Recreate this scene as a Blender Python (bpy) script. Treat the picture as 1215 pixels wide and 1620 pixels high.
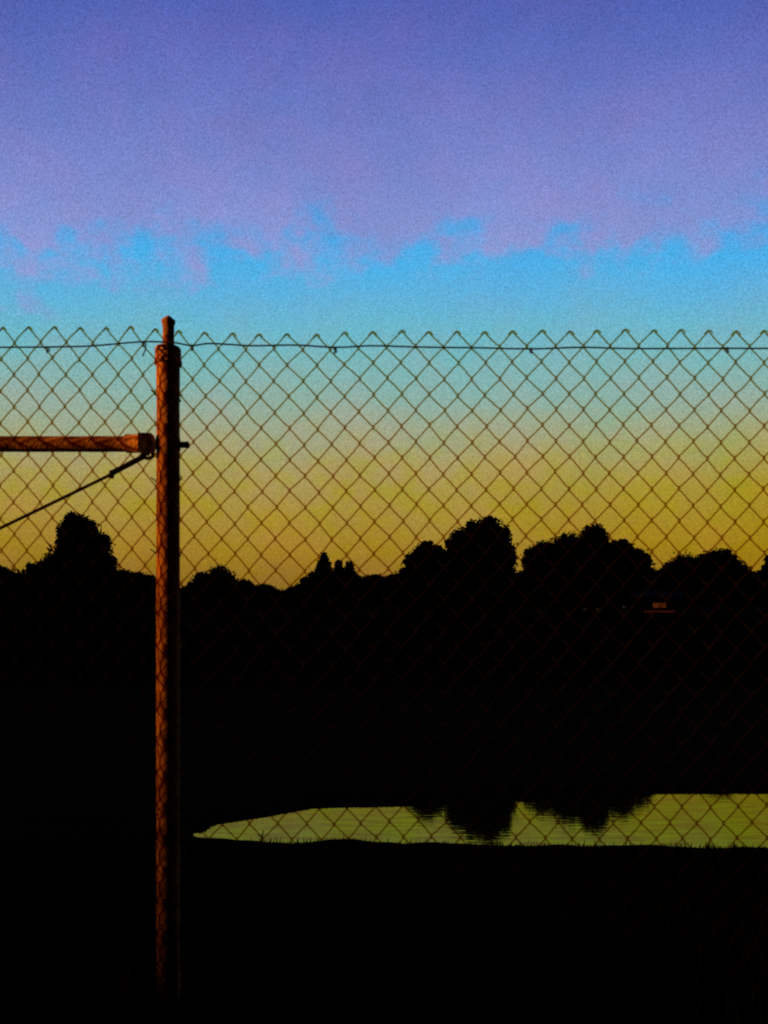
import bpy, bmesh, math, random
import numpy as np
from mathutils import Vector, Matrix, noise

for o in list(bpy.data.objects):
    bpy.data.objects.remove(o, do_unlink=True)
SC = bpy.context.scene
COL = SC.collection
R = math.radians
random.seed(7)
rng = np.random.default_rng(11)

# ------------------------------------------------------------------ camera
EYE = 1.03            # eye above the ground at the fence
FPX = 1300.0          # focal length in photo pixels (1215 wide)
HORIZON = 1045.0      # photo row of the true horizon
CX = 607.5
cam_d = bpy.data.cameras.new('camera')
cam = bpy.data.objects.new('camera', cam_d)
COL.objects.link(cam)
cam.location = (0, 0, EYE)
cam.rotation_euler = (R(90), 0, 0)
cam_d.sensor_fit = 'HORIZONTAL'
cam_d.sensor_width = 36
cam_d.lens = 36 * FPX / 1215
cam_d.shift_y = (HORIZON - 810) / 1215      # level camera, picture cropped upwards
cam_d.dof.use_dof = True               # focused on the far trees, the fence slightly soft
cam_d.dof.focus_distance = 90
cam_d.dof.aperture_fstop = 38.5 / 3.4
cam_d.dof.aperture_blades = 0
cam_d.clip_start = 0.05
cam_d.clip_end = 3000
SC.camera = cam

# ------------------------------------------------------------------ sun direction
SUN_AZ = R(78)        # away from straight behind the camera, towards the left
SUN_EL = R(8)
to_sun = Vector((-math.sin(SUN_AZ) * math.cos(SUN_EL), -math.cos(SUN_AZ) * math.cos(SUN_EL), math.sin(SUN_EL)))
TX, TY = -math.sin(SUN_AZ), -math.cos(SUN_AZ)

def srgb(r, g, b):
    def f(c):
        c /= 255.0
        return c / 12.92 if c <= 0.04045 else ((c + 0.055) / 1.055) ** 2.4
    return (f(r), f(g), f(b), 1.0)

# ------------------------------------------------------------------ world: dusk sky
W = bpy.data.worlds.new('World')
SC.world = W
W.use_nodes = True
nt = W.node_tree
nt.nodes.clear()
def N(tree, typ, **kw):
    n = tree.nodes.new(typ)
    for k, v in kw.items():
        if k.startswith('in_'):
            n.inputs[k[3:]].default_value = v
        else:
            setattr(n, k, v)
    return n
def M_(tree, op, a, b=None, c=None, clamp=False):
    n = tree.nodes.new('ShaderNodeMath')
    n.operation = op
    n.use_clamp = clamp
    for i, v in enumerate((a, b, c)):
        if v is None:
            continue
        if isinstance(v, (int, float)):
            n.inputs[i].default_value = v
        else:
            tree.links.new(v, n.inputs[i])
    return n.outputs[0]
def mixc(tree, fac, a, b, blend='MIX'):
    n = tree.nodes.new('ShaderNodeMix')
    n.data_type = 'RGBA'
    n.blend_type = blend
    for idx, v in ((0, fac), (6, a), (7, b)):
        if isinstance(v, (int, float)):
            n.inputs[idx].default_value = v
        elif isinstance(v, tuple):
            n.inputs[idx].default_value = v
        else:
            tree.links.new(v, n.inputs[idx])
    return n.outputs[2]
def ramp(tree, fac, stops):
    n = tree.nodes.new('ShaderNodeValToRGB')
    e = n.color_ramp.elements
    e[0].position, e[0].color = stops[0]
    e[1].position, e[1].color = stops[-1]
    for p, c in stops[1:-1]:
        k = e.new(p)
        k.color = c
    tree.links.new(fac, n.inputs[0])
    return n.outputs[0]
SIDE = 0.25
def skyv(py):
    t = (HORIZON - py) / FPX
    return math.atan2(t, 1 + SIDE * math.sqrt(1 + t * t)) / math.pi
tc = N(nt, 'ShaderNodeTexCoord')
sep = N(nt, 'ShaderNodeSeparateXYZ')
nt.links.new(tc.outputs['Generated'], sep.inputs[0])
yy = M_(nt, 'ADD', sep.outputs[1], SIDE)
zz = M_(nt, 'MAXIMUM', sep.outputs[2], 0.0)
arch = M_(nt, 'DIVIDE', M_(nt, 'ARCTAN2', zz, yy), math.pi)     # 0 at the glow, 1 at the opposite horizon
def wnoise(scale, detail=2.0, rough=0.5, vec=None, off=(0, 0, 0), stretch=(1, 1, 1)):
    mp = N(nt, 'ShaderNodeMapping')
    mp.inputs['Location'].default_value = off
    mp.inputs['Scale'].default_value = stretch
    nt.links.new(tc.outputs['Generated'], mp.inputs[0])
    n = N(nt, 'ShaderNodeTexNoise')
    n.inputs['Scale'].default_value = scale
    n.inputs['Detail'].default_value = detail
    n.inputs['Roughness'].default_value = rough
    nt.links.new(mp.outputs[0], n.inputs[0])
    return n.outputs[0]
night = [(0.34, srgb(62, 68, 140)), (0.5, srgb(30, 33, 80)), (0.7, srgb(14, 16, 40)), (1.0, srgb(9, 10, 24))]
clear = ramp(nt, M_(nt, 'ADD', arch, M_(nt, 'MULTIPLY', M_(nt, 'SUBTRACT', wnoise(9, 3), 0.5), 0.012)), [
    (0.0, srgb(104, 72, 32)), (skyv(960), srgb(128, 92, 34)), (skyv(905), srgb(146, 112, 38)),
    (skyv(855), srgb(160, 128, 44)), (skyv(800), srgb(163, 139, 62)), (skyv(745), srgb(163, 150, 92)),
    (skyv(690), srgb(154, 163, 130)), (skyv(630), srgb(134, 174, 163)), (skyv(570), srgb(116, 180, 184)),
    (skyv(520), srgb(104, 180, 201)), (skyv(470), srgb(92, 175, 217)), (skyv(410), srgb(70, 174, 231)),
    (skyv(350), srgb(82, 158, 222)), (skyv(220), srgb(98, 136, 208)), (skyv(0), srgb(80, 100, 186))] + night)
cloud = ramp(nt, arch, [
    (0.0, srgb(150, 120, 90)), (skyv(470), srgb(136, 160, 214)), (skyv(390), srgb(132, 152, 212)), (skyv(300), srgb(126, 140, 206)),
    (skyv(200), srgb(114, 127, 198)), (skyv(100), srgb(98, 112, 189)), (skyv(0), srgb(81, 98, 180))] + night)
edge = M_(nt, 'ADD', M_(nt, 'MULTIPLY', M_(nt, 'SUBTRACT', wnoise(10, 4, 0.62, stretch=(1, 1, 1.5)), 0.5), 0.052),
          M_(nt, 'MULTIPLY', M_(nt, 'SUBTRACT', wnoise(26, 2.5, 0.55, off=(3, 1, 7), stretch=(1, 1, 1.5)), 0.5), 0.036))
mask = N(nt, 'ShaderNodeMapRange', interpolation_type='SMOOTHSTEP')
mask.inputs['From Min'].default_value = skyv(440)
mask.inputs['From Max'].default_value = skyv(340)
tilt = M_(nt, 'MULTIPLY', sep.outputs[0], -0.013)
nt.links.new(M_(nt, 'ADD', M_(nt, 'ADD', arch, edge), tilt), mask.inputs[0])
sky = mixc(nt, mask.outputs[0], clear, cloud)
low = N(nt, 'ShaderNodeMapRange')
low.inputs['From Min'].default_value = skyv(640)
low.inputs['From Max'].default_value = skyv(780)
nt.links.new(arch, low.inputs[0])
# broad mauve / pale mottling of the thin cloud and the glow
pat = N(nt, 'ShaderNodeMapRange')
pat.inputs['From Min'].default_value = 0.40
pat.inputs['From Max'].default_value = 0.66
nt.links.new(wnoise(15, 3, 0.55, off=(5, 2, 1), stretch=(1, 1, 1.5)), pat.inputs[0])
sky = mixc(nt, M_(nt, 'MULTIPLY', pat.outputs[0], M_(nt, 'SUBTRACT', 1.0, M_(nt, 'MULTIPLY', low.outputs[0], 0.6))), sky, mixc(nt, 1.0, sky, (1.18, 0.96, 0.96, 1), 'MULTIPLY'))
pat2 = N(nt, 'ShaderNodeMapRange')
pat2.inputs['From Min'].default_value = 0.44
pat2.inputs['From Max'].default_value = 0.64
nt.links.new(wnoise(27, 2, 0.5, off=(1, 8, 4), stretch=(1, 1, 1.5)), pat2.inputs[0])
sky = mixc(nt, M_(nt, 'MULTIPLY', pat2.outputs[0], low.outputs[0]), sky, mixc(nt, 1.0, sky, (0.97, 1.03, 0.50, 1), 'MULTIPLY'))
am = N(nt, 'ShaderNodeMapRange')
am.inputs['From Min'].default_value = 0.02
am.inputs['From Max'].default_value = 0.45
nt.links.new(sep.outputs[0], am.inputs[0])
sky = mixc(nt, M_(nt, 'MULTIPLY', am.outputs[0], low.outputs[0]), sky, mixc(nt, 1.0, sky, (0.95, 0.97, 0.35, 1), 'MULTIPLY'))
# uneven thickness of the high thin cloud
mo = N(nt, 'ShaderNodeMapRange')
mo.inputs['From Min'].default_value = 0.36
mo.inputs['From Max'].default_value = 0.64
nt.links.new(wnoise(7.5, 5, 0.66, off=(2, 6, 3), stretch=(1, 1, 1.3)), mo.inputs[0])
sky = mixc(nt, M_(nt, 'MULTIPLY', mo.outputs[0], mask.outputs[0]), sky, mixc(nt, 1.0, sky, (0.84, 0.93, 0.95, 1), 'MULTIPLY'))
# fine granular mottling
gr = N(nt, 'ShaderNodeMapRange')
gr.inputs['From Min'].default_value = 0.25
gr.inputs['From Max'].default_value = 0.75
gr.inputs['To Min'].default_value = 0.75
gr.inputs['To Max'].default_value = 1.25
nt.links.new(wnoise(620, 1.0, 0.7), gr.inputs[0])
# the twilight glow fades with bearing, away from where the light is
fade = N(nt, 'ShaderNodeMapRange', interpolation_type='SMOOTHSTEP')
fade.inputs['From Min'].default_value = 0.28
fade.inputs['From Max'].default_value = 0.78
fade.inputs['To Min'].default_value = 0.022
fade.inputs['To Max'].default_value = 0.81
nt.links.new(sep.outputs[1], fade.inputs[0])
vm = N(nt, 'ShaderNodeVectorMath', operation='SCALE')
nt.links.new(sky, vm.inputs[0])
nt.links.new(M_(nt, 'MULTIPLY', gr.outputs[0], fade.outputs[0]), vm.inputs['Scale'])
nish = N(nt, 'ShaderNodeTexSky', sky_type='NISHITA', sun_disc=False, sun_elevation=SUN_EL,
         sun_rotation=math.atan2(to_sun.x, to_sun.y))
bg1 = N(nt, 'ShaderNodeBackground')
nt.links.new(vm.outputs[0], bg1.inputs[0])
bg2 = N(nt, 'ShaderNodeBackground')
nt.links.new(nish.outputs[0], bg2.inputs[0])
bg2.inputs[1].default_value = 0.0004
addsh = N(nt, 'ShaderNodeAddShader')
nt.links.new(bg1.outputs[0], addsh.inputs[0])
nt.links.new(bg2.outputs[0], addsh.inputs[1])
wo = N(nt, 'ShaderNodeOutputWorld')
nt.links.new(addsh.outputs[0], wo.inputs[0])

# ------------------------------------------------------------------ sun and exposure
sd = bpy.data.lights.new('sun', 'SUN')
sd.energy = 5.0
sd.angle = R(1.8)
sd.color = (1.0, 0.42, 0.06)
sun = bpy.data.objects.new('sun', sd)
COL.objects.link(sun)
sun.rotation_euler = (-to_sun).to_track_quat('-Z', 'Y').to_euler()
sun.location = (-20, -5, 30)
vs = SC.view_settings
vs.view_transform = 'Standard'
vs.look = 'None'
vs.exposure = 0.35
vs.gamma = 1.0
vs.use_curve_mapping = False
SC.render.engine = 'CYCLES'
SC.cycles.use_denoising = False
SC.cycles.max_bounces = 6
SC.cycles.caustics_reflective = False
SC.cycles.sample_clamp_indirect = 2.0
SC.cycles.filter_width = 2.0

# ------------------------------------------------------------------ helpers
def tag(o, label=None, cat=None, group=None, kind=None):
    for k, v in (('label', label), ('category', cat), ('group', group), ('kind', kind)):
        if v:
            o[k] = v
    return o
def empty(name, loc=(0, 0, 0)):
    o = bpy.data.objects.new(name, None)
    o.empty_display_size = 0.1
    o.location = loc
    COL.objects.link(o)
    return o
class MB:
    """collects polygons for one mesh object"""
    def __init__(self):
        self.v, self.f = [], []
    def add(self, vs_, fs_):
        b = len(self.v)
        self.v += [tuple(p) for p in vs_]
        self.f += [tuple(i + b for i in f) for f in fs_]
    def tube(self, pts, rad, n=6, cap=True):
        pts = [Vector(p) for p in pts]
        rads = rad if isinstance(rad, (list, tuple)) else [rad] * len(pts)
        vs_, fs_ = [], []
        up = None
        for i, p in enumerate(pts):
            a, b = pts[max(i - 1, 0)], pts[min(i + 1, len(pts) - 1)]
            t = (b - a)
            t = t.normalized() if t.length > 1e-9 else Vector((0, 0, 1))
            if up is None:
                up = Vector((0, 1, 0)) if abs(t.y) < 0.9 else Vector((1, 0, 0))
            s = t.cross(up)
            if s.length < 1e-5:
                s = t.cross(Vector((1, 0.3, 0)))
            s.normalize()
            up = s.cross(t).normalized()
            for k in range(n):
                an = 2 * math.pi * k / n
                vs_.append(p + (s * math.cos(an) + up * math.sin(an)) * rads[i])
        for i in range(len(pts) - 1):
            for k in range(n):
                fs_.append((i * n + k, i * n + (k + 1) % n, (i + 1) * n + (k + 1) % n, (i + 1) * n + k))
        if cap:
            fs_.append(tuple(range(n))[::-1])
            fs_.append(tuple((len(pts) - 1) * n + k for k in range(n)))
        self.add(vs_, fs_)
    def lathe(self, prof, axis_o, axis='Z', n=24):
        """prof = [(along, radius)]"""
        vs_, fs_ = [], []
        for (a, r) in prof:
            for k in range(n):
                an = 2 * math.pi * k / n
                c, s = math.cos(an) * r, math.sin(an) * r
                if axis == 'Z':
                    q = (c, s, a)
                elif axis == 'X':
                    q = (a, c, s)
                else:
                    q = (c, a, s)
                vs_.append(Vector(axis_o) + Vector(q))
        for i in range(len(prof) - 1):
            for k in range(n):
                fs_.append((i * n + k, i * n + (k + 1) % n, (i + 1) * n + (k + 1) % n, (i + 1) * n + k))
        fs_.append(tuple(range(n))[::-1])
        fs_.append(tuple((len(prof) - 1) * n + k for k in range(n)))
        self.add(vs_, fs_)
    def box(self, lo, hi):
        x0, y0, z0 = lo
        x1, y1, z1 = hi
        self.add([(x0, y0, z0), (x1, y0, z0), (x1, y1, z0), (x0, y1, z0), (x0, y0, z1), (x1, y0, z1), (x1, y1, z1), (x0, y1, z1)],
                 [(0, 3, 2, 1), (4, 5, 6, 7), (0, 1, 5, 4), (1, 2, 6, 5), (2, 3, 7, 6), (3, 0, 4, 7)])
    def build(self, name, mat, parent=None, smooth=True, fix=True):
        me = bpy.data.meshes.new(name)
        me.from_pydata(self.v, [], self.f)
        if fix:
            bm = bmesh.new()
            bm.from_mesh(me)
            bmesh.ops.recalc_face_normals(bm, faces=bm.faces)
            bm.to_mesh(me)
            bm.free()
        if smooth:
            me.polygons.foreach_set('use_smooth', [True] * len(me.polygons))
            me.set_sharp_from_angle(angle=R(38))
        me.materials.append(mat)
        o = bpy.data.objects.new(name, me)
        COL.objects.link(o)
        if parent:
            o.parent = parent
            o.matrix_parent_inverse = Matrix.Translation(-parent.location) if parent.type == 'EMPTY' else Matrix()
        return o

def mat(name, base, var=None, scale=20.0, rough=0.9, metal=0.0, spec=0.2, bump=0.0, bscale=60.0, detail=5.0):
    m = bpy.data.materials.new(name)
    m.use_nodes = True
    t = m.node_tree
    p = t.nodes['Principled BSDF']
    p.inputs['Roughness'].default_value = rough
    p.inputs['Metallic'].default_value = metal
    p.inputs['Specular IOR Level'].default_value = spec
    co = t.nodes.new('ShaderNodeTexCoord')
    nz = t.nodes.new('ShaderNodeTexNoise')
    nz.inputs['Scale'].default_value = scale
    nz.inputs['Detail'].default_value = detail
    nz.inputs['Roughness'].default_value = 0.62
    t.links.new(co.outputs['Object'], nz.inputs[0])
    cr = ramp(t, nz.outputs[0], [(0.34, tuple(var or base) + (1,)), (0.64, tuple(base) + (1,))])
    t.links.new(cr, p.inputs['Base Color'])
    if bump:
        n2 = t.nodes.new('ShaderNodeTexNoise')
        n2.inputs['Scale'].default_value = bscale
        n2.inputs['Detail'].default_value = 4
        t.links.new(co.outputs['Object'], n2.inputs[0])
        b = t.nodes.new('ShaderNodeBump')
        b.inputs['Strength'].default_value = bump
        b.inputs['Distance'].default_value = 0.01
        t.links.new(n2.outputs[0], b.inputs['Height'])
        t.links.new(b.outputs[0], p.inputs['Normal'])
    return m
MAT = {
    'rust_pipe': mat('rusted_pipe', (0.60, 0.24, 0.07), (0.13, 0.036, 0.012), 17, 0.95, 0, 0.05, 0.2, 160),
    'rust_rail': mat('rusted_rail', (0.66, 0.28, 0.085), (0.18, 0.055, 0.02), 17, 0.95, 0, 0.05, 0.25, 140),
    'dark_iron': mat('blackened_iron', (0.035, 0.022, 0.014), (0.015, 0.010, 0.008), 60, 0.85, 0, 0.1, 0.4, 200),
    'rod': mat('brown_iron_rod', (0.085, 0.035, 0.018), (0.035, 0.016, 0.01), 50, 0.9, 0, 0.08, 0.3, 200),
    'wire': mat('rusty_mesh_wire', (0.042, 0.022, 0.002), (0.020, 0.009, 0.0015), 26, 0.85, 0.0, 0.06),
    'tension': mat('dark_tension_wire', (0.022, 0.016, 0.010), (0.012, 0.009, 0.006), 30, 0.85, 0, 0.08),
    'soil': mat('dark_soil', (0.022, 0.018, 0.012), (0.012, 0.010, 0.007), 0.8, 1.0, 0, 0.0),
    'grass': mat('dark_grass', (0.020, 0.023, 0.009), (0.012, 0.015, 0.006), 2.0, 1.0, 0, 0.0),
    'dry': mat('dry_red_leaf', (0.22, 0.06, 0.03), (0.10, 0.025, 0.012), 60, 1.0, 0, 0.0),
    'stalk': mat('dead_stalk', (0.04, 0.03, 0.018), (0.02, 0.015, 0.01), 40, 1.0, 0, 0.0),
    'leaf': mat('tree_leaves', (0.040, 0.046, 0.018), (0.018, 0.024, 0.010), 0.5, 1.0, 0, 0.0),
    'needle': mat('conifer_needles', (0.028, 0.036, 0.018), (0.014, 0.020, 0.010), 0.5, 1.0, 0, 0.0),
    'bark': mat('bark', (0.05, 0.036, 0.024), (0.022, 0.016, 0.012), 3, 1.0, 0, 0.0, 0.4, 12),
    'timber': mat('dark_timber', (0.03, 0.022, 0.016), (0.018, 0.012, 0.01), 4, 0.9, 0, 0.05),
    'roof': mat('dark_roofing', (0.02, 0.018, 0.016), (0.012, 0.011, 0.01), 3, 0.9, 0, 0.05),
}
# opaque wire made part see-through amber, imitating bright sky colour bleeding over it
t = MAT['wire'].node_tree
tr = t.nodes.new('ShaderNodeBsdfTransparent')
tr.inputs[0].default_value = (0.84, 0.60, 0.08, 1)
ms = t.nodes.new('ShaderNodeMixShader')
ms.inputs[0].default_value = 0.76
t.links.new(t.nodes['Principled BSDF'].outputs[0], ms.inputs[1])
t.links.new(tr.outputs[0], ms.inputs[2])
t.links.new(ms.outputs[0], t.nodes['Material Output'].inputs[0])
def emit(name, col, s):
    m = bpy.data.materials.new(name)
    m.use_nodes = True
    t = m.node_tree
    t.nodes.clear()
    co = t.nodes.new('ShaderNodeTexCoord')
    nz = t.nodes.new('ShaderNodeTexNoise')
    nz.inputs['Scale'].default_value = 5
    t.links.new(co.outputs['Object'], nz.inputs[0])
    e = t.nodes.new('ShaderNodeEmission')
    t.links.new(ramp(t, nz.outputs[0], [(0.35, tuple(c * 0.45 for c in col) + (1,)), (0.62, tuple(col) + (1,))]), e.inputs[0])
    e.inputs[1].default_value = s
    t.links.new(e.outputs[0], t.nodes.new('ShaderNodeOutputMaterial').inputs[0])
    return m
MAT['glow_orange'] = emit('lit_orange_window', (1.0, 0.20, 0.03), 0.065)
MAT['glow_red'] = emit('lit_red_strip', (1.0, 0.13, 0.06), 0.032)
MAT['glow_dim'] = emit('dim_lamp', (1.0, 0.45, 0.12), 0.018)

# ------------------------------------------------------------------ the setting: ground and pond
WATER = -1.5
HW = EYE - WATER
def shore(py):
    return FPX * HW / (py - HORIZON)
near_px = [(-900, 1322), (150, 1320), (290, 1324), (340, 1328.5), (400, 1332), (470, 1333), (520, 1327), (560, 1329), (600, 1334), (700, 1336), (900, 1338), (1215, 1342), (2300, 1345)]
far_px = [(290, 1322.8), (322, 1318.5), (342, 1308), (400, 1298), (450, 1290), (490, 1282), (560, 1279), (640, 1278), (690, 1276), (760, 1271), (830, 1270), (950, 1264), (1035, 1258), (1120, 1257.5), (1215, 1257), (1500, 1254), (2300, 1262)]
near_t = np.array([((x - CX) / FPX, shore(y)) for x, y in near_px])      # tangent of bearing -> distance
far_t = np.array([((x - CX) / FPX, shore(y)) for x, y in far_px])
def sstep(a, b, x):
    t = np.clip((x - a) / (b - a), 0, 1)
    return t * t * (3 - 2 * t)
def pn(x, y, s, seed=0.0):
    """cheap smooth pseudo-noise, -1..1"""
    return (np.sin(x * s + seed) * np.cos(y * s * 1.13 + seed * 1.7) + 0.5 * np.sin(x * s * 2.3 + y * s * 1.9 + seed * 2.1)
            + 0.25 * np.cos(x * s * 4.7 - y * s * 4.1 + seed)) / 1.75
def ground(x, y):
    x = np.asarray(x, float)
    y = np.asarray(y, float)
    tx = x / np.maximum(y, 2.0)
    ns = np.interp(tx, near_t[:, 0], near_t[:, 1])
    fs = np.interp(tx, far_t[:, 0], far_t[:, 1])
    # camera side: level ground to the fence, then a bank down to the water
    z = np.where(y < 3.2, 0.0, -(y - 3.2) / np.maximum(ns - 3.2, 1) * 1.5)
    z = np.where(y > ns, WATER - 0.35 * sstep(ns, ns + 1.2, y), z)
    # far side of the narrow left arm and its spit
    fs = fs + 0.05 * pn(x, y, 1.9, 2) + 0.03 * pn(x, y, 6.0, 5)
    spit = (y > fs - 0.02) * 1.0
    rise = WATER - 0.35 + 0.35 * sstep(-0.02, 0.10, (y - fs)) + 0.16 * sstep(0.05, 1.2, y - fs)
    z = np.where(y > ns, np.maximum(z, np.where(spit > 0, WATER - 0.35 + (rise - WATER + 0.35) * spit, -9)), z)
    z = np.where((tx < -0.2365) & (y > 3.2), np.maximum(z, -1.42 + 0.0 * y), z)
    # far bank, hillside
    fb = -1.85 + 8.2 * sstep(66, 100, y) + 4.4 * sstep(100, 150, y) + 4.4 * sstep(150, 215, y) - 12 * sstep(260, 700, y)
    fb = fb + 0.5 * pn(x, y, 0.06, 1) * sstep(75, 110, y) + 1.2 * pn(x, y, 0.021, 3) * sstep(140, 200, y)
    z = np.where(y > 64, np.maximum(z, fb), z)
    z = z + 0.018 * pn(x, y, 2.1, 4) * (y < 12)
    # unseen hill added at left to shade the land and the lower post
    u = x * (-TY) * -1.0 + y * (-TX)
    u = TY * x - TX * y
    w = TX * x + TY * y
    hr = (1.00 + 60 * math.tan(SUN_EL)) + np.clip((u - 3.0) * 0.55, 0, 44)
    hr = hr * sstep(-160, -60, u) * sstep(6, 26, -(x + 0.5 * y)) * (1 - sstep(330, 420, y))
    shade_ridge = hr * sstep(36, 60, w) * (1 - 0.9 * sstep(90, 280, w))
    far_left = np.where(x < 0, shade_ridge, 0)
    z = np.where(w > 36, np.maximum(z, 0) + far_left, z)
    return z
def axis(parts):
    out = []
    for a, b, s in parts:
        out += list(np.arange(a, b, s))
    return np.array(sorted(set(round(float(q), 4) for q in out)))
gx = axis([(-900, -120, 30), (-120, -24, 2.0), (-24, -6, 0.6), (-6, 8, 0.07), (8, 24, 0.6), (24, 140, 4), (140, 930, 30)])
gy = axis([(-200, -20, 6), (-20, 1, 1.0), (1, 10.4, 0.3), (10.4, 16, 0.045), (16, 24, 0.5), (24, 64, 3), (64, 240, 2.5), (240, 1500, 60)])
GX, GY = np.meshgrid(gx, gy)
GZ = ground(GX, GY)
def grid_mesh(name, X, Y, Z, m):
    ny, nx = X.shape
    me = bpy.data.meshes.new(name)
    me.vertices.add(nx * ny)
    me.vertices.foreach_set('co', np.stack([X, Y, Z], -1).reshape(-1).astype(np.float32))
    i = (np.arange(ny - 1)[:, None] * nx + np.arange(nx - 1)[None, :]).reshape(-1)
    f = np.stack([i, i + 1, i + nx + 1, i + nx], -1)
    me.loops.add(f.size)
    me.loops.foreach_set('vertex_index', f.reshape(-1).astype(np.int32))
    me.polygons.add(len(f))
    me.polygons.foreach_set('loop_start', (np.arange(len(f)) * 4).astype(np.int32))
    me.update(calc_edges=True)
    me.polygons.foreach_set('use_smooth', [True] * len(f))
    me.materials.append(m)
    o = bpy.data.objects.new(name, me)
    COL.objects.link(o)
    return o
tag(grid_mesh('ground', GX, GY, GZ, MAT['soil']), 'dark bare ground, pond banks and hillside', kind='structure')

wm = bpy.data.materials.new('pond_water')
wm.use_nodes = True
t = wm.node_tree
p = t.nodes['Principled BSDF']
p.inputs['Base Color'].default_value = (0.006, 0.008, 0.003, 1)
p.inputs['Roughness'].default_value = 0.03
p.inputs['IOR'].default_value = 1.24
p.inputs['Specular Tint'].default_value = (0.55, 1.0, 0.35, 1)
co = t.nodes.new('ShaderNodeTexCoord')
mp = t.nodes.new('ShaderNodeMapping')
mp.inputs['Scale'].default_value = (0.8, 2.2, 1)
t.links.new(co.outputs['Object'], mp.inputs[0])
nz = t.nodes.new('ShaderNodeTexNoise')
nz.inputs['Scale'].default_value = 3.2
nz.inputs['Detail'].default_value = 3
t.links.new(mp.outputs[0], nz.inputs[0])
bp = t.nodes.new('ShaderNodeBump')
bp.inputs['Strength'].default_value = 0.075
bp.inputs['Distance'].default_value = 0.012
t.links.new(nz.outputs[0], bp.inputs['Height'])
t.links.new(bp.outputs[0], p.inputs['Normal'])
# thin greenish film on the surface adds to the mirror
gl = t.nodes.new('ShaderNodeBsdfGlossy')
gl.inputs['Color'].default_value = (0.48, 1.0, 0.18, 1)
gl.inputs['Roughness'].default_value = 0.03
t.links.new(bp.outputs[0], gl.inputs['Normal'])
mx = t.nodes.new('ShaderNodeMixShader')
pz = t.nodes.new('ShaderNodeTexNoise')
pz.inputs['Scale'].default_value = 2.0
pz.inputs['Detail'].default_value = 4
t.links.new(mp.outputs[0], pz.inputs[0])
pr = t.nodes.new('ShaderNodeMapRange')
pr.inputs['From Min'].default_value = 0.36
pr.inputs['From Max'].default_value = 0.64
pr.inputs['To Min'].default_value = 0.05
pr.inputs['To Max'].default_value = 0.33
t.links.new(pz.outputs[0], pr.inputs[0])
t.links.new(pr.outputs[0], mx.inputs[0])
t.links.new(p.outputs[0], mx.inputs[1])
t.links.new(gl.outputs[0], mx.inputs[2])
t.links.new(mx.outputs[0], t.nodes['Material Output'].inputs[0])
wx, wy = np.meshgrid(np.array([-60.0, 0, 70]), np.array([5.0, 40, 90]))
tag(grid_mesh('pond', wx, wy, np.full(wx.shape, WATER), wm), 'still pond reflecting the yellow sky', kind='structure')

# ------------------------------------------------------------------ grass (uncountable)
def grass_patch():
    n = 26000
    tt = rng.uniform(-0.62, 0.62, n)
    y = 1.75 + (rng.random(n) ** 1.7) * 10.2
    x = tt * y
    ok = y < np.interp(x / y, near_t[:, 0], near_t[:, 1]) + 0.05
    x, y = x[ok], y[ok]
    m = 2600
    t2 = rng.uniform(-0.24, 0.62, m)
    y2 = np.interp(t2, far_t[:, 0], far_t[:, 1]) + 0.04 + rng.random(m) ** 2 * 2.5
    x, y = np.r_[x, t2 * y2], np.r_[y, y2]
    n = len(x)
    z = ground(x, y)
    clump = 0.5 + 0.5 * pn(x, y, 3.1, 6)
    h = (0.05 + 0.11 * rng.random(n) * (0.4 + clump)) * np.where(y < 2.6, 2.0, 1.0) * np.where(y > 9.5, 0.18, 1) * np.where(y > 11.9, 0.9, 1)
    az = rng.uniform(0, 2 * np.pi, n)
    lean = rng.uniform(0.05, 0.5, n) * h
    wd = rng.uniform(0.0025, 0.006, n) * (1 + y * 0.12)
    dx, dy = np.cos(az), np.sin(az)
    A = np.stack([x - dy * wd, y + dx * wd, z - 0.02], -1)
    B = np.stack([x + dy * wd, y - dx * wd, z - 0.02], -1)
    C = np.stack([x + dx * lean * .35 + dy * wd * .7, y + dy * lean * .35 - dx * wd * .7, z + h * .55], -1)
    D = np.stack([x + dx * lean * .35 - dy * wd * .7, y + dy * lean * .35 + dx * wd * .7, z + h * .55], -1)
    E = np.stack([x + dx * lean, y + dy * lean, z + h], -1)
    V = np.stack([A, B, C, D, E], 1).reshape(-1, 3)
    me = bpy.data.meshes.new('grass')
    i = np.arange(n) * 5
    F = [q for a in i.tolist() for q in ((a, a + 1, a + 2, a + 3), (a + 3, a + 2, a + 4))]
    me.from_pydata(V.tolist(), [], F)
    me.materials.append(MAT['grass'])
    o = bpy.data.objects.new('grass', me)
    COL.objects.link(o)
    tag(o, 'rough dark grass along the fence foot and pond bank', 'grass', kind='stuff')
grass_patch()

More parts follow.
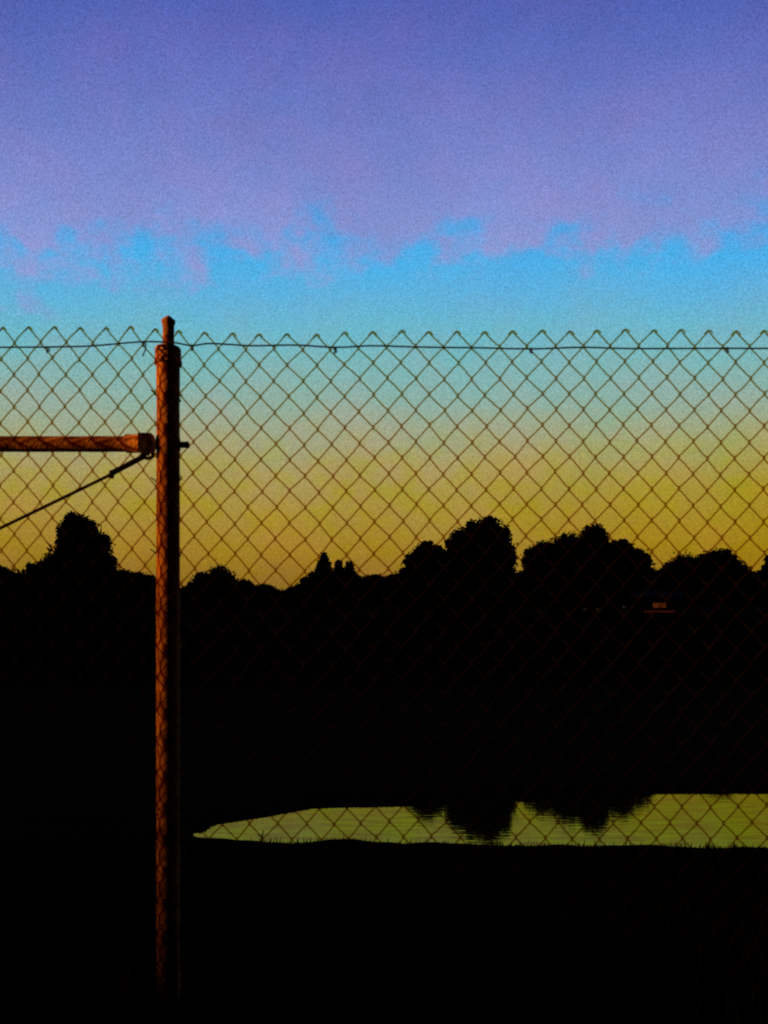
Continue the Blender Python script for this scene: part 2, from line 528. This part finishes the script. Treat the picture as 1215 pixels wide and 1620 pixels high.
# ------------------------------------------------------------------ trees
def at(px, py, Y):
    return Vector(((px - CX) / FPX * Y, Y, EYE + (HORIZON - py) / FPX * Y))
def ico(sub):
    bm = bmesh.new()
    bmesh.ops.create_icosphere(bm, subdivisions=sub, radius=1)
    v = np.array([q.co[:] for q in bm.verts])
    f = np.array([[q.index for q in fc.verts] for fc in bm.faces])
    bm.free()
    return v, f
ICO = ico(3)
def leaf_cloud(name, lobes, m, parent, dens=20.0, size=0.21, core=0.86, flat=0.0):
    """lobes: (centre, rx, ry, rz).  One crown of leaf-sized faces round uneven dark inner masses"""
    Vs, Fs, base = [], [], 0
    for (c, rx, ry, rz) in lobes:
        v, f = ICO
        sd_ = rng.uniform(0, 50)
        d = 1 + 0.16 * pn(v[:, 0] * 3 + v[:, 2] * 2, v[:, 1] * 3 - v[:, 2], 1.6, sd_) + 0.07 * rng.normal(size=len(v))
        V = v * d[:, None] * core * np.array([rx, ry, rz]) + np.array(c)
        Vs.append(V)
        Fs.append(np.c_[f, f[:, 2]] + base)
        base += len(V)
        area = 4 * math.pi * ((rx * ry) ** 1.6 / 3 + (rx * rz) ** 1.6 / 3 + (ry * rz) ** 1.6 / 3) ** (1 / 1.6)
        n = int(area * dens)
        q = rng.normal(size=(n, 3))
        q /= np.linalg.norm(q, axis=1)[:, None]
        lump = 1 + 0.15 * pn(q[:, 0] * 3 + q[:, 2] * 2, q[:, 1] * 3 - q[:, 2], 1.6, sd_) + 0.06 * pn(q[:, 0] * 9, q[:, 2] * 9 + q[:, 1] * 5, 1.7, sd_ + 3)
        rr = lump * (0.80 + 0.22 * rng.random(n) ** 0.8 + 0.16 * rng.random(n) ** 7)
        P = q * rr[:, None] * np.array([rx, ry, rz]) + np.array(c)
        a = rng.normal(size=(n, 3))
        a /= np.linalg.norm(a, axis=1)[:, None]
        b = np.cross(a, rng.normal(size=(n, 3)))
        b /= np.linalg.norm(b, axis=1)[:, None]
        s = size * rng.uniform(0.5, 1.25, n)[:, None]
        Q = np.stack([P - a * s, P + b * s * .55, P + a * s, P - b * s * .55], 1).reshape(-1, 3)
        Vs.append(Q)
        Fs.append(np.arange(n * 4).reshape(-1, 4) + base)
        base += n * 4
    V = np.concatenate(Vs)
    F = [tuple(r) if r[2] != r[3] else tuple(r[:3]) for r in np.concatenate(Fs).tolist()]
    me = bpy.data.meshes.new(name)
    me.from_pydata(V.tolist(), [], F)
    me.materials.append(m)
    o = bpy.data.objects.new(name, me)
    COL.objects.link(o)
    if parent:
        o.parent = parent
        o.matrix_parent_inverse = Matrix.Translation(-parent.location)
    return o
def tree(name, label, cat, Y, lobes_px, base_px, m='leaf', trunk=0.3, depth=1.0, dens=20.0, size=0.21, group=None):
    """lobes_px: (px, py, rx, ry) seen in the photo, set at distance Y with real depth"""
    k = Y / FPX
    bx = (base_px - CX) * k
    root = empty(name, (bx, Y, float(ground(bx, Y))))
    tag(root, label, cat, group)
    lobes = []
    for i, (px, py, rx, ry) in enumerate(lobes_px):
        c = at(px, py, Y)
        dp = (i % 3 - 1) * rx * k * 0.35
        lobes.append(((c.x, c.y + dp, c.z), rx * k, max(rx, ry * 0.6) * k * depth, ry * k))
    small = []
    for (c, rx, ry, rz) in lobes:
        for q_ in range(7):
            d = Vector((rng.normal(), rng.normal() * .7, abs(rng.normal()) * .8 + .1)).normalized()
            g = rng.uniform(0.10, 0.21)
            small.append(((c[0] + d.x * rx * .90, c[1] + d.y * ry * .90, c[2] + d.z * rz * .90), rx * g * 1.1, ry * g, min(rx, rz) * g))
    leaf_cloud('crown', [(c, rx * .95, ry, rz * .95) for c, rx, ry, rz in lobes] + small, MAT[m], root, dens, size)
    mb = MB()
    top = max(lobes, key=lambda l: l[0][2])
    zb = root.location.z
    tp = Vector(top[0])
    b0 = Vector((bx, Y, zb - 0.3))
    mid = b0.lerp(tp, 0.5) + Vector((0.2, 0.1, 0))
    mb.tube([b0, b0.lerp(mid, .08), b0.lerp(mid, .5), mid, tp], [trunk * 1.5, trunk * 1.05, trunk * .9, trunk * .7, trunk * .2], 9)
    for l in lobes:
        if l is top:
            continue
        e = Vector(l[0])
        s = b0.lerp(mid, 0.55)
        mb.tube([s, s.lerp(e, .5) + Vector((0, 0, -.2)), e], [trunk * .5, trunk * .35, trunk * .12], 7)
    mb.build('trunk', MAT['bark'], root)
    return root
G = 'trees on the far side of the pond'
tree('broadleaf_tree', 'tall narrow dark tree with a rounded top left of the fence post', 'tree', 100,
     [(128, 845, 32, 31), (112, 862, 24, 30), (140, 872, 34, 38), (122, 905, 50, 42), (152, 915, 38, 44), (95, 920, 38, 34), (130, 960, 62, 40)], 128, 'leaf', .28, group=G)
tree('broadleaf_tree', 'low dark bush at the left edge below the tall narrow tree', 'bush', 104,
     [(20, 935, 40, 34), (62, 922, 30, 32), (-30, 930, 40, 34), (60, 955, 60, 30)], 30, 'leaf', .16, group=G)
tree('broadleaf_tree', 'small rounded dark tree just right of the fence post', 'tree', 112,
     [(350, 925, 26, 31), (322, 936, 26, 30), (368, 940, 16, 28), (340, 965, 50, 30), (300, 958, 26, 24)], 340, 'leaf', .2, group=G)
tree('conifer_tree', 'pointed dark conifer standing in the low middle of the skyline', 'tree', 118,
     [(513, 884, 7, 11), (513, 896, 12, 14), (511, 909, 18, 16), (506, 926, 26, 22), (505, 955, 34, 32)], 510, 'needle', .16, group=G)
tree('conifer_tree', 'smaller twin pointed conifer right of the taller conifer', 'tree', 121,
     [(536, 896, 7, 11), (553, 899, 8, 12), (537, 910, 12, 16), (553, 914, 12, 15), (545, 940, 26, 32)], 545, 'needle', .14, group=G)
tree('broadleaf_tree', 'smaller dark tree against the left side of the big domed tree', 'tree', 101,
     [(675, 876, 20, 19), (662, 892, 24, 24), (690, 890, 22, 28), (665, 930, 32, 42), (690, 955, 40, 40)], 675, 'leaf', .24, group=G)
tree('broadleaf_tree', 'tallest domed dark tree right of the picture centre', 'tree', 103,
     [(768, 856, 38, 35), (735, 866, 32, 32), (788, 880, 31, 42), (728, 895, 29, 40), (765, 905, 52, 50), (785, 935, 40, 42), (735, 945, 38, 42)], 762, 'leaf', .38, group=G)
tree('broadleaf_tree', 'broad stepped dark tree between the domed tree and the rightmost rounded tree', 'tree', 112,
     [(938, 856, 22, 27), (905, 876, 40, 33), (862, 890, 34, 36), (970, 882, 32, 28), (1003, 896, 29, 28), (930, 915, 90, 42), (850, 925, 26, 36), (1000, 930, 34, 30), (930, 950, 70, 30)], 930, 'leaf', .42, group=G)
tree('broadleaf_tree', 'low rounded dark tree near the right edge of the skyline', 'tree', 168,
     [(1128, 900, 34, 30), (1085, 908, 36, 32), (1160, 912, 34, 30), (1058, 918, 24, 26), (1182, 926, 20, 24), (1120, 935, 70, 26)], 1120, 'leaf', .4, size=.27, dens=12, group=G)
tree('broadleaf_tree', 'dark tree cut off by the right edge of the photo', 'tree', 150,
     [(1232, 908, 30, 30), (1222, 930, 26, 32), (1250, 900, 34, 38), (1240, 945, 40, 30)], 1236, 'leaf', .34, size=.27, dens=12, group=G)
def scrub(label, Y, pxs):
    k = Y / FPX
    lobes = [((at(px, py, Y).x, Y + rng.uniform(-2, 2), at(px, py, Y).z - r * k * 0.8), r * 1.5 * k, r * 1.2 * k, r * k) for px, py, r in pxs]
    o = leaf_cloud('woodland', lobes, MAT['leaf'], None, 11.0, 0.26)
    tag(o, label, 'woodland', kind='stuff')
top = [(-80, 905), (0, 905), (60, 915), (190, 912), (215, 908), (250, 920), (285, 928), (395, 922), (412, 926), (440, 938), (470, 926), (490, 914),
       (565, 914), (590, 911), (612, 908), (638, 902), (680, 910), (830, 905), (1035, 905), (1200, 912), (1300, 905)]
pts = []
for px in range(-90, 1310, 17):
    py = np.interp(px, [a for a, b in top], [b for a, b in top])
    pts.append((px + rng.uniform(-4, 4), py + rng.uniform(-7, 9), rng.uniform(7, 15)))
    pts.append((px + rng.uniform(-9, 9), py + rng.uniform(2, 9), rng.uniform(8, 14)))
    pts.append((px + rng.uniform(-8, 8), py + 24, rng.uniform(18, 24)))
    pts.append((px + rng.uniform(-3, 3), py + 17, 20))
scrub('dark far wood along the whole skyline behind the trees', 178, pts)

# ------------------------------------------------------------------ lit cabin and lamps across the pond
def cabin():
    Y = 96.0
    k = Y / FPX
    c = at(1043, 966, Y)
    gz = float(ground(c.x, Y))
    root = empty('cabin', (c.x, Y, gz))
    tag(root, 'small dark cabin under the right trees with a dim orange window and red light strip', 'cabin')
    w2, zf = 2.6, c.z - 0.15
    b = MB(); b.box((c.x - w2, Y, gz - 1.0), (c.x + w2, Y + 3.2, zf + 1.75)); b.build('wall', MAT['timber'], root, False)
    b = MB()
    x0, x1, y0, y1, z0, z1 = c.x - w2 - .3, c.x + w2 + .3, Y - .35, Y + 3.55, zf + 1.752, zf + 2.6
    ym = Y + 1.6
    b.add([(x0, y0, z0), (x1, y0, z0), (x1, y1, z0), (x0, y1, z0), (x0, ym, z1), (x1, ym, z1)],
          [(0, 1, 2, 3), (0, 4, 5, 1), (1, 5, 2), (2, 5, 4, 3), (3, 4, 0)])
    b.build('roof', MAT['roof'], root, False)
    b = MB()
    for zz_ in (zf + .42, zf + 1.05):
        b.box((c.x - .85, Y - .05, zz_), (c.x + .85, Y - .003, zz_ + .07))
    for xx in (-.85, -.04, .78):
        b.box((c.x + xx, Y - .052, zf + .42), (c.x + xx + .07, Y - .004, zf + 1.12))
    fr = b.build('window', MAT['timber'], root, False)
    for i in range(2):
        b = MB(); xa = c.x - .78 + i * .81
        b.box((xa, Y - .03, zf + .49), (xa + .74, Y - .006, zf + 1.05))
        b.build('pane', MAT['glow_orange'], fr, False)
    b = MB(); b.box((c.x - 1.75, Y - .06, zf - .06), (c.x + 1.75, Y - .004, zf + .14))
    tag(b.build('light_strip', MAT['glow_red'], root, False), 'dim red light strip')
cabin()
for px, py, hgt, lab in ((987, 960, 1.5, 'small dim garden lamp nearest the cabin'), (945, 964, 1.2, 'small dim garden lamp in the middle of three'),
                         (925, 964, 1.2, 'small dim garden lamp farthest from the cabin')):
    Y = 97.0
    c = at(px, py, Y)
    gz = float(ground(c.x, Y))
    root = empty('garden_lamp', (c.x, Y, gz))
    tag(root, lab, 'lamp', 'dim lamps left of the cabin')
    b = MB(); b.lathe([(gz - .3, .07), (gz + .1, .05), (c.z - .16, .045)], (c.x, Y, 0), 'Z', 8); b.build('pole', MAT['timber'], root)
    b = MB(); b.lathe([(c.z - .159, .08), (c.z - .05, .17), (c.z + .10, .17)], (c.x, Y, 0), 'Z', 10); b.build('globe', MAT['glow_dim'], root)
    b = MB(); b.lathe([(c.z + .102, .24), (c.z + .16, .20), (c.z + .27, .03)], (c.x, Y, 0), 'Z', 10); b.build('cap', MAT['roof'], root)

# ------------------------------------------------------------------ the chain-link fence
FY = 2.0
KF = FPX / FY
def fp(px, py, Y=FY):
    k = FPX / Y
    return Vector(((px - CX) / k, Y, EYE + (HORIZON - py) / k))
PY = FY + 0.033       # axis of posts and rail, behind the mesh
PX = fp(266, 700, PY).x
fence = empty('chain_link_fence', (PX, PY, 0))
tag(fence, 'rusty chain-link fence with a thick orange-lit post and brace rail', 'fence')

peaks = [3, 44, 85, 127, 168, 209, 247, 284, 326, 369, 412, 456.5, 501, 545, 588.8, 634, 678.5, 722.5, 767, 811, 856, 900, 943, 987, 1032, 1076, 1120, 1165, 1209]
peaks = [3 - 41.5 * i for i in range(14, 0, -1)] + peaks + [1209 + 44.3 * i for i in range(1, 13)]
nodes_x = []
for i in range(len(peaks) - 1):
    nodes_x += [peaks[i], (peaks[i] + peaks[i + 1]) / 2]
nodes_x.append(peaks[-1])
off_x = [-600, 0, 209, 247, 284, 326, 412, 501, 545, 590, 660, 2000]
off_y = [0, 0, 0, 4, 7, 11, 13, 13.5, 9.5, 7, 6.5, 6.5]
ROWS = 47
STEP = 25.2
WR = 0.00185
jit = rng.normal(size=(len(nodes_x), ROWS + 1, 2)) * 0.75
loose = rng.normal(size=(len(nodes_x), 2)) * 0.5
def node(c, j):
    px = nodes_x[c]
    py = 516.5 + np.interp(px, off_x, off_y) * math.exp(-j * 0.028) + STEP * j
    bow = 2.2 * math.sin(j * 0.21 + c * 0.11) + 1.1 * math.sin(j * 0.53 - c * 0.31)
    px += 0.24 * j * np.interp(px, [-200, 200, 300, 480, 900, 1300], [-0.25, -0.25, .55, 0.75, .45, .3]) + bow * 0.55
    py += 1.2 * math.sin(c * 0.23 + j * .1) + 0.7 * math.sin(c * 0.71 + 1)
    px += jit[c, j, 0] + loose[c, 0]
    py += jit[c, j, 1]
    sag = 0.004 * math.sin(c * 0.09 + 1.0) * math.sin(j * 0.13)
    p_ = fp(px, py)
    p_.y += sag * min(1, abs(px - 266) / 120)
    return p_
for s in range(len(nodes_x) - 1):
    pts = []
    # row j even nodes sit on even columns, odd rows on odd columns
    for j in range(ROWS + 1):
        left = (j % 2 == s % 2)
        c = s if left else s + 1
        p0 = node(c, j)
        out = -1 if left else 1
        ov = Vector((out * WR * 1.7, 0, 0))
        cur = p0 + ov
        if j > 0:
            # rounded bend where this strand hooks its neighbour
            prv = node(s + 1 if left else s, j - 1)
            pts.append(p0.lerp(prv, 0.075) + ov * 0.72 + Vector((0, -WR * 0.55 * out, 0)))
            pts.append(cur)
        else:
            # knuckled selvedge: the end is bent over its neighbour
            hook = 0.0045 + 0.003 * rng.random()
            pts.append(cur + Vector((out * hook, -0.0022 * out, -hook * 1.15 - .001)))
            pts.append(cur + Vector((out * hook * 0.35, -0.0022 * out, -hook * .35)))
            pts.append(p0 + Vector((out * WR, 0, 0.0008)))
        if j < ROWS:
            q = node(s + 1 if left else s, j + 1)
            dvec = Vector((0, out * -WR * 1.05, 0))
            nrm = Vector((q.z - p0.z, 0, p0.x - q.x)).normalized() * float(rng.normal() * 0.45 / KF)
            if j > 0:
                pts.append(p0.lerp(q, 0.075) + ov * 0.72 + dvec * 0.5)
            pts.append(p0.lerp(q, 0.20) + ov * 0.18 + dvec + nrm * .6)
            pts.append(p0.lerp(q, 0.50) + dvec + nrm)
            pts.append(p0.lerp(q, 0.80) - ov * 0.18 + dvec + nrm * .6)
    mb = MB()
    mb.tube(pts, WR, 6)
    mb.build('wire_strand', MAT['wire'], fence, fix=False)

# tension wire along the top
tw_px = [(-580, 552), (-300, 548), (-120, 551), (0, 549.5), (75, 549), (140, 547.5), (200, 542.5), (228, 540.5), (257, 541), (276, 542), (303, 546.5), (330, 543.5), (365, 545), (400, 547),
         (470, 546), (530, 549.5), (590, 547), (660, 549), (760, 550.3), (840, 552), (920, 549.5), (1000, 551.5), (1150, 551), (1215, 551.2), (1400, 549), (1740, 552)]
def smooth_path(pp, n=6):
    out = []
    for i in range(len(pp) - 1):
        p0, p1, p2, p3 = (Vector(pp[max(i - 1, 0)]), Vector(pp[i]), Vector(pp[i + 1]), Vector(pp[min(i + 2, len(pp) - 1)]))
        for k in range(n):
            t_ = k / n
            out.append(0.5 * ((2 * p1) + (p2 - p0) * t_ + (2 * p0 - 5 * p1 + 4 * p2 - p3) * t_ ** 2 + (3 * p1 - p0 - 3 * p2 + p3) * t_ ** 3))
    out.append(Vector(pp[-1]))
    return out
TWY = FY - 0.0055
mb = MB()
mb.tube(smooth_path([fp(a, b, TWY) for a, b in tw_px]), 0.0021, 8)
tw = mb.build('tension_wire', MAT['tension'], fence)
def tie(px, py, tail=10):
    mb = MB()
    c = fp(px, py, TWY)
    pts = []
    for i in range(17):
        a = i / 16 * 2 * math.pi * 1.6
        pts.append(c + Vector((0.0035 * (i / 16 - .5) * 2, -0.0045 * math.cos(a), 0.0055 * math.sin(a) - 0.002)))
    pts.append(c + Vector((0.004, -0.003, -0.006 - tail / KF * .4)))
    pts.append(c + Vector((random.uniform(-.004, .004), -0.004, -0.006 - tail / KF)))
    mb.tube(pts, 0.0016, 5)
    mb.build('tie', MAT['tension'], tw)
for a, b, tl in ((75, 551, 4), (228, 543, 18), (303, 548, 4), (530, 552, 4), (840, 553, 3), (1150, 552, 3)):
    tie(a, b, tl)

# the thick post with its slim finial pipe
def zp(py):
    return EYE + (HORIZON - py) * PY / FPX
kp = PY / FPX
mb = MB()
prof = [(-0.5, 0.0283)]
zs = np.linspace(-0.2, zp(578), 60)
for z in zs:
    prof.append((float(z), 0.0283 + 0.00025 * math.sin(z * 37) + 0.0002 * rng.normal()))
mb.lathe(prof, (PX, PY, 0), 'Z', 40)
post = mb.build('post', MAT['rust_pipe'], fence)
mb = MB()
mb.lathe([(zp(579), 0.0287), (zp(577), 0.0335), (zp(571), 0.0338), (zp(569), 0.0318), (zp(553), 0.0318), (zp(550.5), 0.0295), (zp(549.5), 0.0200), (zp(549), 0.0152)], (PX, PY, 0), 'Z', 40)
mb.build('collar', MAT['rust_pipe'], post)
mb = MB()
FX = fp(266.5, 520, PY).x
mb.lathe([(zp(551.5), .0142), (zp(530), .0140), (zp(514), .0142)], (FX, PY, 0), 'Z', 28)
mb.build('slim_pipe', MAT['rust_pipe'], post)
mb = MB()
mb.lathe([(zp(514.2), .0141), (zp(511), .0168), (zp(507), .0170), (zp(506.4), .0155), (zp(502.5), .0085), (zp(499.5), .0030), (zp(499), .0008)], (FX, PY, 0), 'Z', 28)
mb.build('finial', MAT['rust_pipe'], post)
# wire ties holding the mesh to the post
def post_tie(py, tilt, tail_side):
    mb = MB()
    pts = []
    for i in range(25):
        a = math.pi * (-0.12 + 1.24 * i / 24)
        pts.append(Vector((PX - 0.0305 * math.cos(a), PY + 0.0305 * math.sin(a), zp(py) + tilt * math.cos(a))))
    a0, a1 = pts[0], pts[-1]
    pts = [a0 + Vector((-0.008, -0.012, 0.006))] + pts + [a1 + Vector((0.006, -0.012, 0.004)), a1 + Vector((0.013, -0.016, -0.002 + tail_side * .004))]
    mb.tube(pts, 0.0016, 5)
    mb.build('post_tie', MAT['dark_iron'], fence)
for a, b, c in ((629, .006, 1), (760, -.004, -1), (877, .003, 1), (1012, .005, -1), (1150, -.004, 1), (1290, .004, -1), (1425, .003, 1)):
    post_tie(a, b, c)
# brace rail
RZ = zp(702.5)
LEFT = fp(-560, 700, PY).x
RX1 = fp(243, 700, PY).x
mb = MB()
prof = [(LEFT, .0192)] + [(float(x), .0192 + 0.0002 * rng.normal()) for x in np.linspace(LEFT + .01, fp(204, 700, PY).x, 40)]
mb.lathe(prof, (0, PY, RZ), 'X', 32)
rail = mb.build('brace_rail', MAT['rust_rail'], fence)
mb = MB()
xa, xb, xc = fp(199, 700, PY).x, fp(222, 700, PY).x, fp(243, 700, PY).x
mb.lathe([(xa, .0196), (xa + .001, .0222), (xa + .004, .0226), (xb, .0222), (xb + .004, .0250), (xc - .004, .0250), (xc, .021)], (0, PY, RZ + .001), 'X', 32)
mb.build('rail_cup', MAT['rust_rail'], rail)
# clamp: dark strap round the post and the cup, with bolt through to the far side
mb = MB()
mb.lathe([(RZ - .013, .0287), (RZ - .013, .0302), (RZ + .013, .0302), (RZ + .013, .0287)], (PX, PY, 0), 'Z', 40)
clamp = mb.build('clamp', MAT['rust_pipe'], fence)
mb = MB()
x0, x1 = fp(221, 700, PY).x, fp(246, 700, PY).x
mb.box((x0 + .004, PY - .0300, RZ - .024), (x1 - .004, PY - .0205, RZ + .020))
mb.box((x0 + .012, PY - .0285, RZ - .034), (x1 - .009, PY - .0185, RZ - .0235))
mb.build('clamp_lug', MAT['dark_iron'], clamp, False)
mb = MB()
zb = zp(704.5)
mb.lathe([(PX + .026, .0080), (fp(295, 700, PY).x, .0080), (fp(295.3, 700, PY).x, .0090), (fp(298.5, 700, PY).x, .0090), (fp(300, 700, PY).x, .006)], (0, PY - .004, zb), 'X', 6)
mb.build('bolt', MAT['dark_iron'], clamp)
# truss rod with its tightener and hook
A, B = fp(-330, 989, PY), fp(181, 748, PY)
mb = MB()
mb.tube([A.lerp(B, i / 12) + Vector((0, 0, -.004 * math.sin(math.pi * i / 12))) for i in range(13)], 0.0041, 10)
rod = mb.build('truss_rod', MAT['rod'], fence)
mb = MB()
C0, C1 = fp(174, 750, PY), fp(228, 722, PY)
mb.tube([C0, C0.lerp(C1, .04), C0.lerp(C1, .10), C0.lerp(C1, .96), C1], [.0055, .0085, .0072, .0068, .005], 10)
mb.tube([C0 + Vector((.002, -.009, -.006)), C0 + Vector((.002, .009, -.004))], .006, 8)
mb.build('tightener', MAT['dark_iron'], rod)
mb = MB()
H = fp(234, 719, PY)
pts = [C1 - Vector((.012, 0, .004))]
for i in range(19):
    a = R(160) + R(290) * i / 18
    pts.append(H + Vector((.0125 * math.cos(a), 0, .0095 * math.sin(a))))
mb.tube(pts, .0046, 8)
mb.build('hook', MAT['dark_iron'], rod)
# end posts beyond the frame so the mesh is held
for xx in (fp(-565, 700, PY).x, fp(1725, 700, PY).x):
    mb = MB()
    mb.lathe([(-.5, .0240), (zp(545), .0240), (zp(540), .022), (zp(532), .004)], (xx, PY, 0), 'Z', 24)
    mb.build('line_post', MAT['rust_pipe'], fence)

# ------------------------------------------------------------------ small plants
def leaf_blade(mb, a, d, ln, wd):
    d = d.normalized()
    s = d.cross(Vector((0.2, 1, 0.1))).normalized()
    n_ = d.cross(s).normalized()
    L = [a, a + d * ln * .35 + s * wd, a + d * ln * .75 + s * wd * .7 - n_ * wd * .3, a + d * ln - n_ * wd * .6, a + d * ln * .75 - s * wd * .7 - n_ * wd * .3, a + d * ln * .35 - s * wd]
    M2 = [q + n_ * .0006 for q in L]
    mb.add(L + M2, [(0, 1, 2, 3, 4, 5), (11, 10, 9, 8, 7, 6)] + [(i, (i + 1) % 6, 6 + (i + 1) % 6, 6 + i) for i in range(6)])
def weed():
    Y = FY - .03
    top_ = fp(201, 1538, Y)
    root = empty('dry_weed', (top_.x - .02, Y, 0))
    tag(root, 'small reddish dry weed at the fence foot left of the post', 'weed')
    st = [Vector((top_.x - .025, Y, -.02)), Vector((top_.x - .018, Y, top_.z * .5)), Vector((top_.x - .006, Y, top_.z - .05)), top_ - Vector((0, 0, .03))]
    mb = MB(); mb.tube(st, [.0022, .002, .0016, .001], 6); mb.build('stem', MAT['stalk'], root)
    for d, ln, o_ in ((Vector((.35, -.2, 1)), .034, 0), (Vector((-.5, -.3, .9)), .028, -.012), (Vector((.1, -.3, 1)), .03, -.022), (Vector((.6, -.1, .3)), .024, -.05), (Vector((-.7, -.1, .4)), .022, -.09)):
        mb = MB(); leaf_blade(mb, st[-1] + Vector((0, 0, o_)), d, ln, .006); mb.build('leaf', MAT['dry'], root)
weed()
def stalk():
    tip = at(417, 1313, 11.3)
    gz = float(ground(tip.x, 11.3))
    root = empty('dead_stalk', (tip.x - .05, 11.3, gz))
    tag(root, 'short dead stalk sticking up at the near edge of the pond', 'plant stalk')
    b0 = Vector((tip.x - .07, 11.3, gz - .05))
    mb = MB(); mb.tube([b0, b0.lerp(tip, .5) + Vector((.012, 0, 0)), tip], [.012, .010, .006], 6); mb.build('stem', MAT['stalk'], root)
    mb = MB(); m_ = b0.lerp(tip, .55); mb.tube([m_, m_ + Vector((-.035, 0, .03)), m_ + Vector((-.05, 0, .035))], [.007, .006, .004], 5); mb.build('twig', MAT['stalk'], root)
stalk()
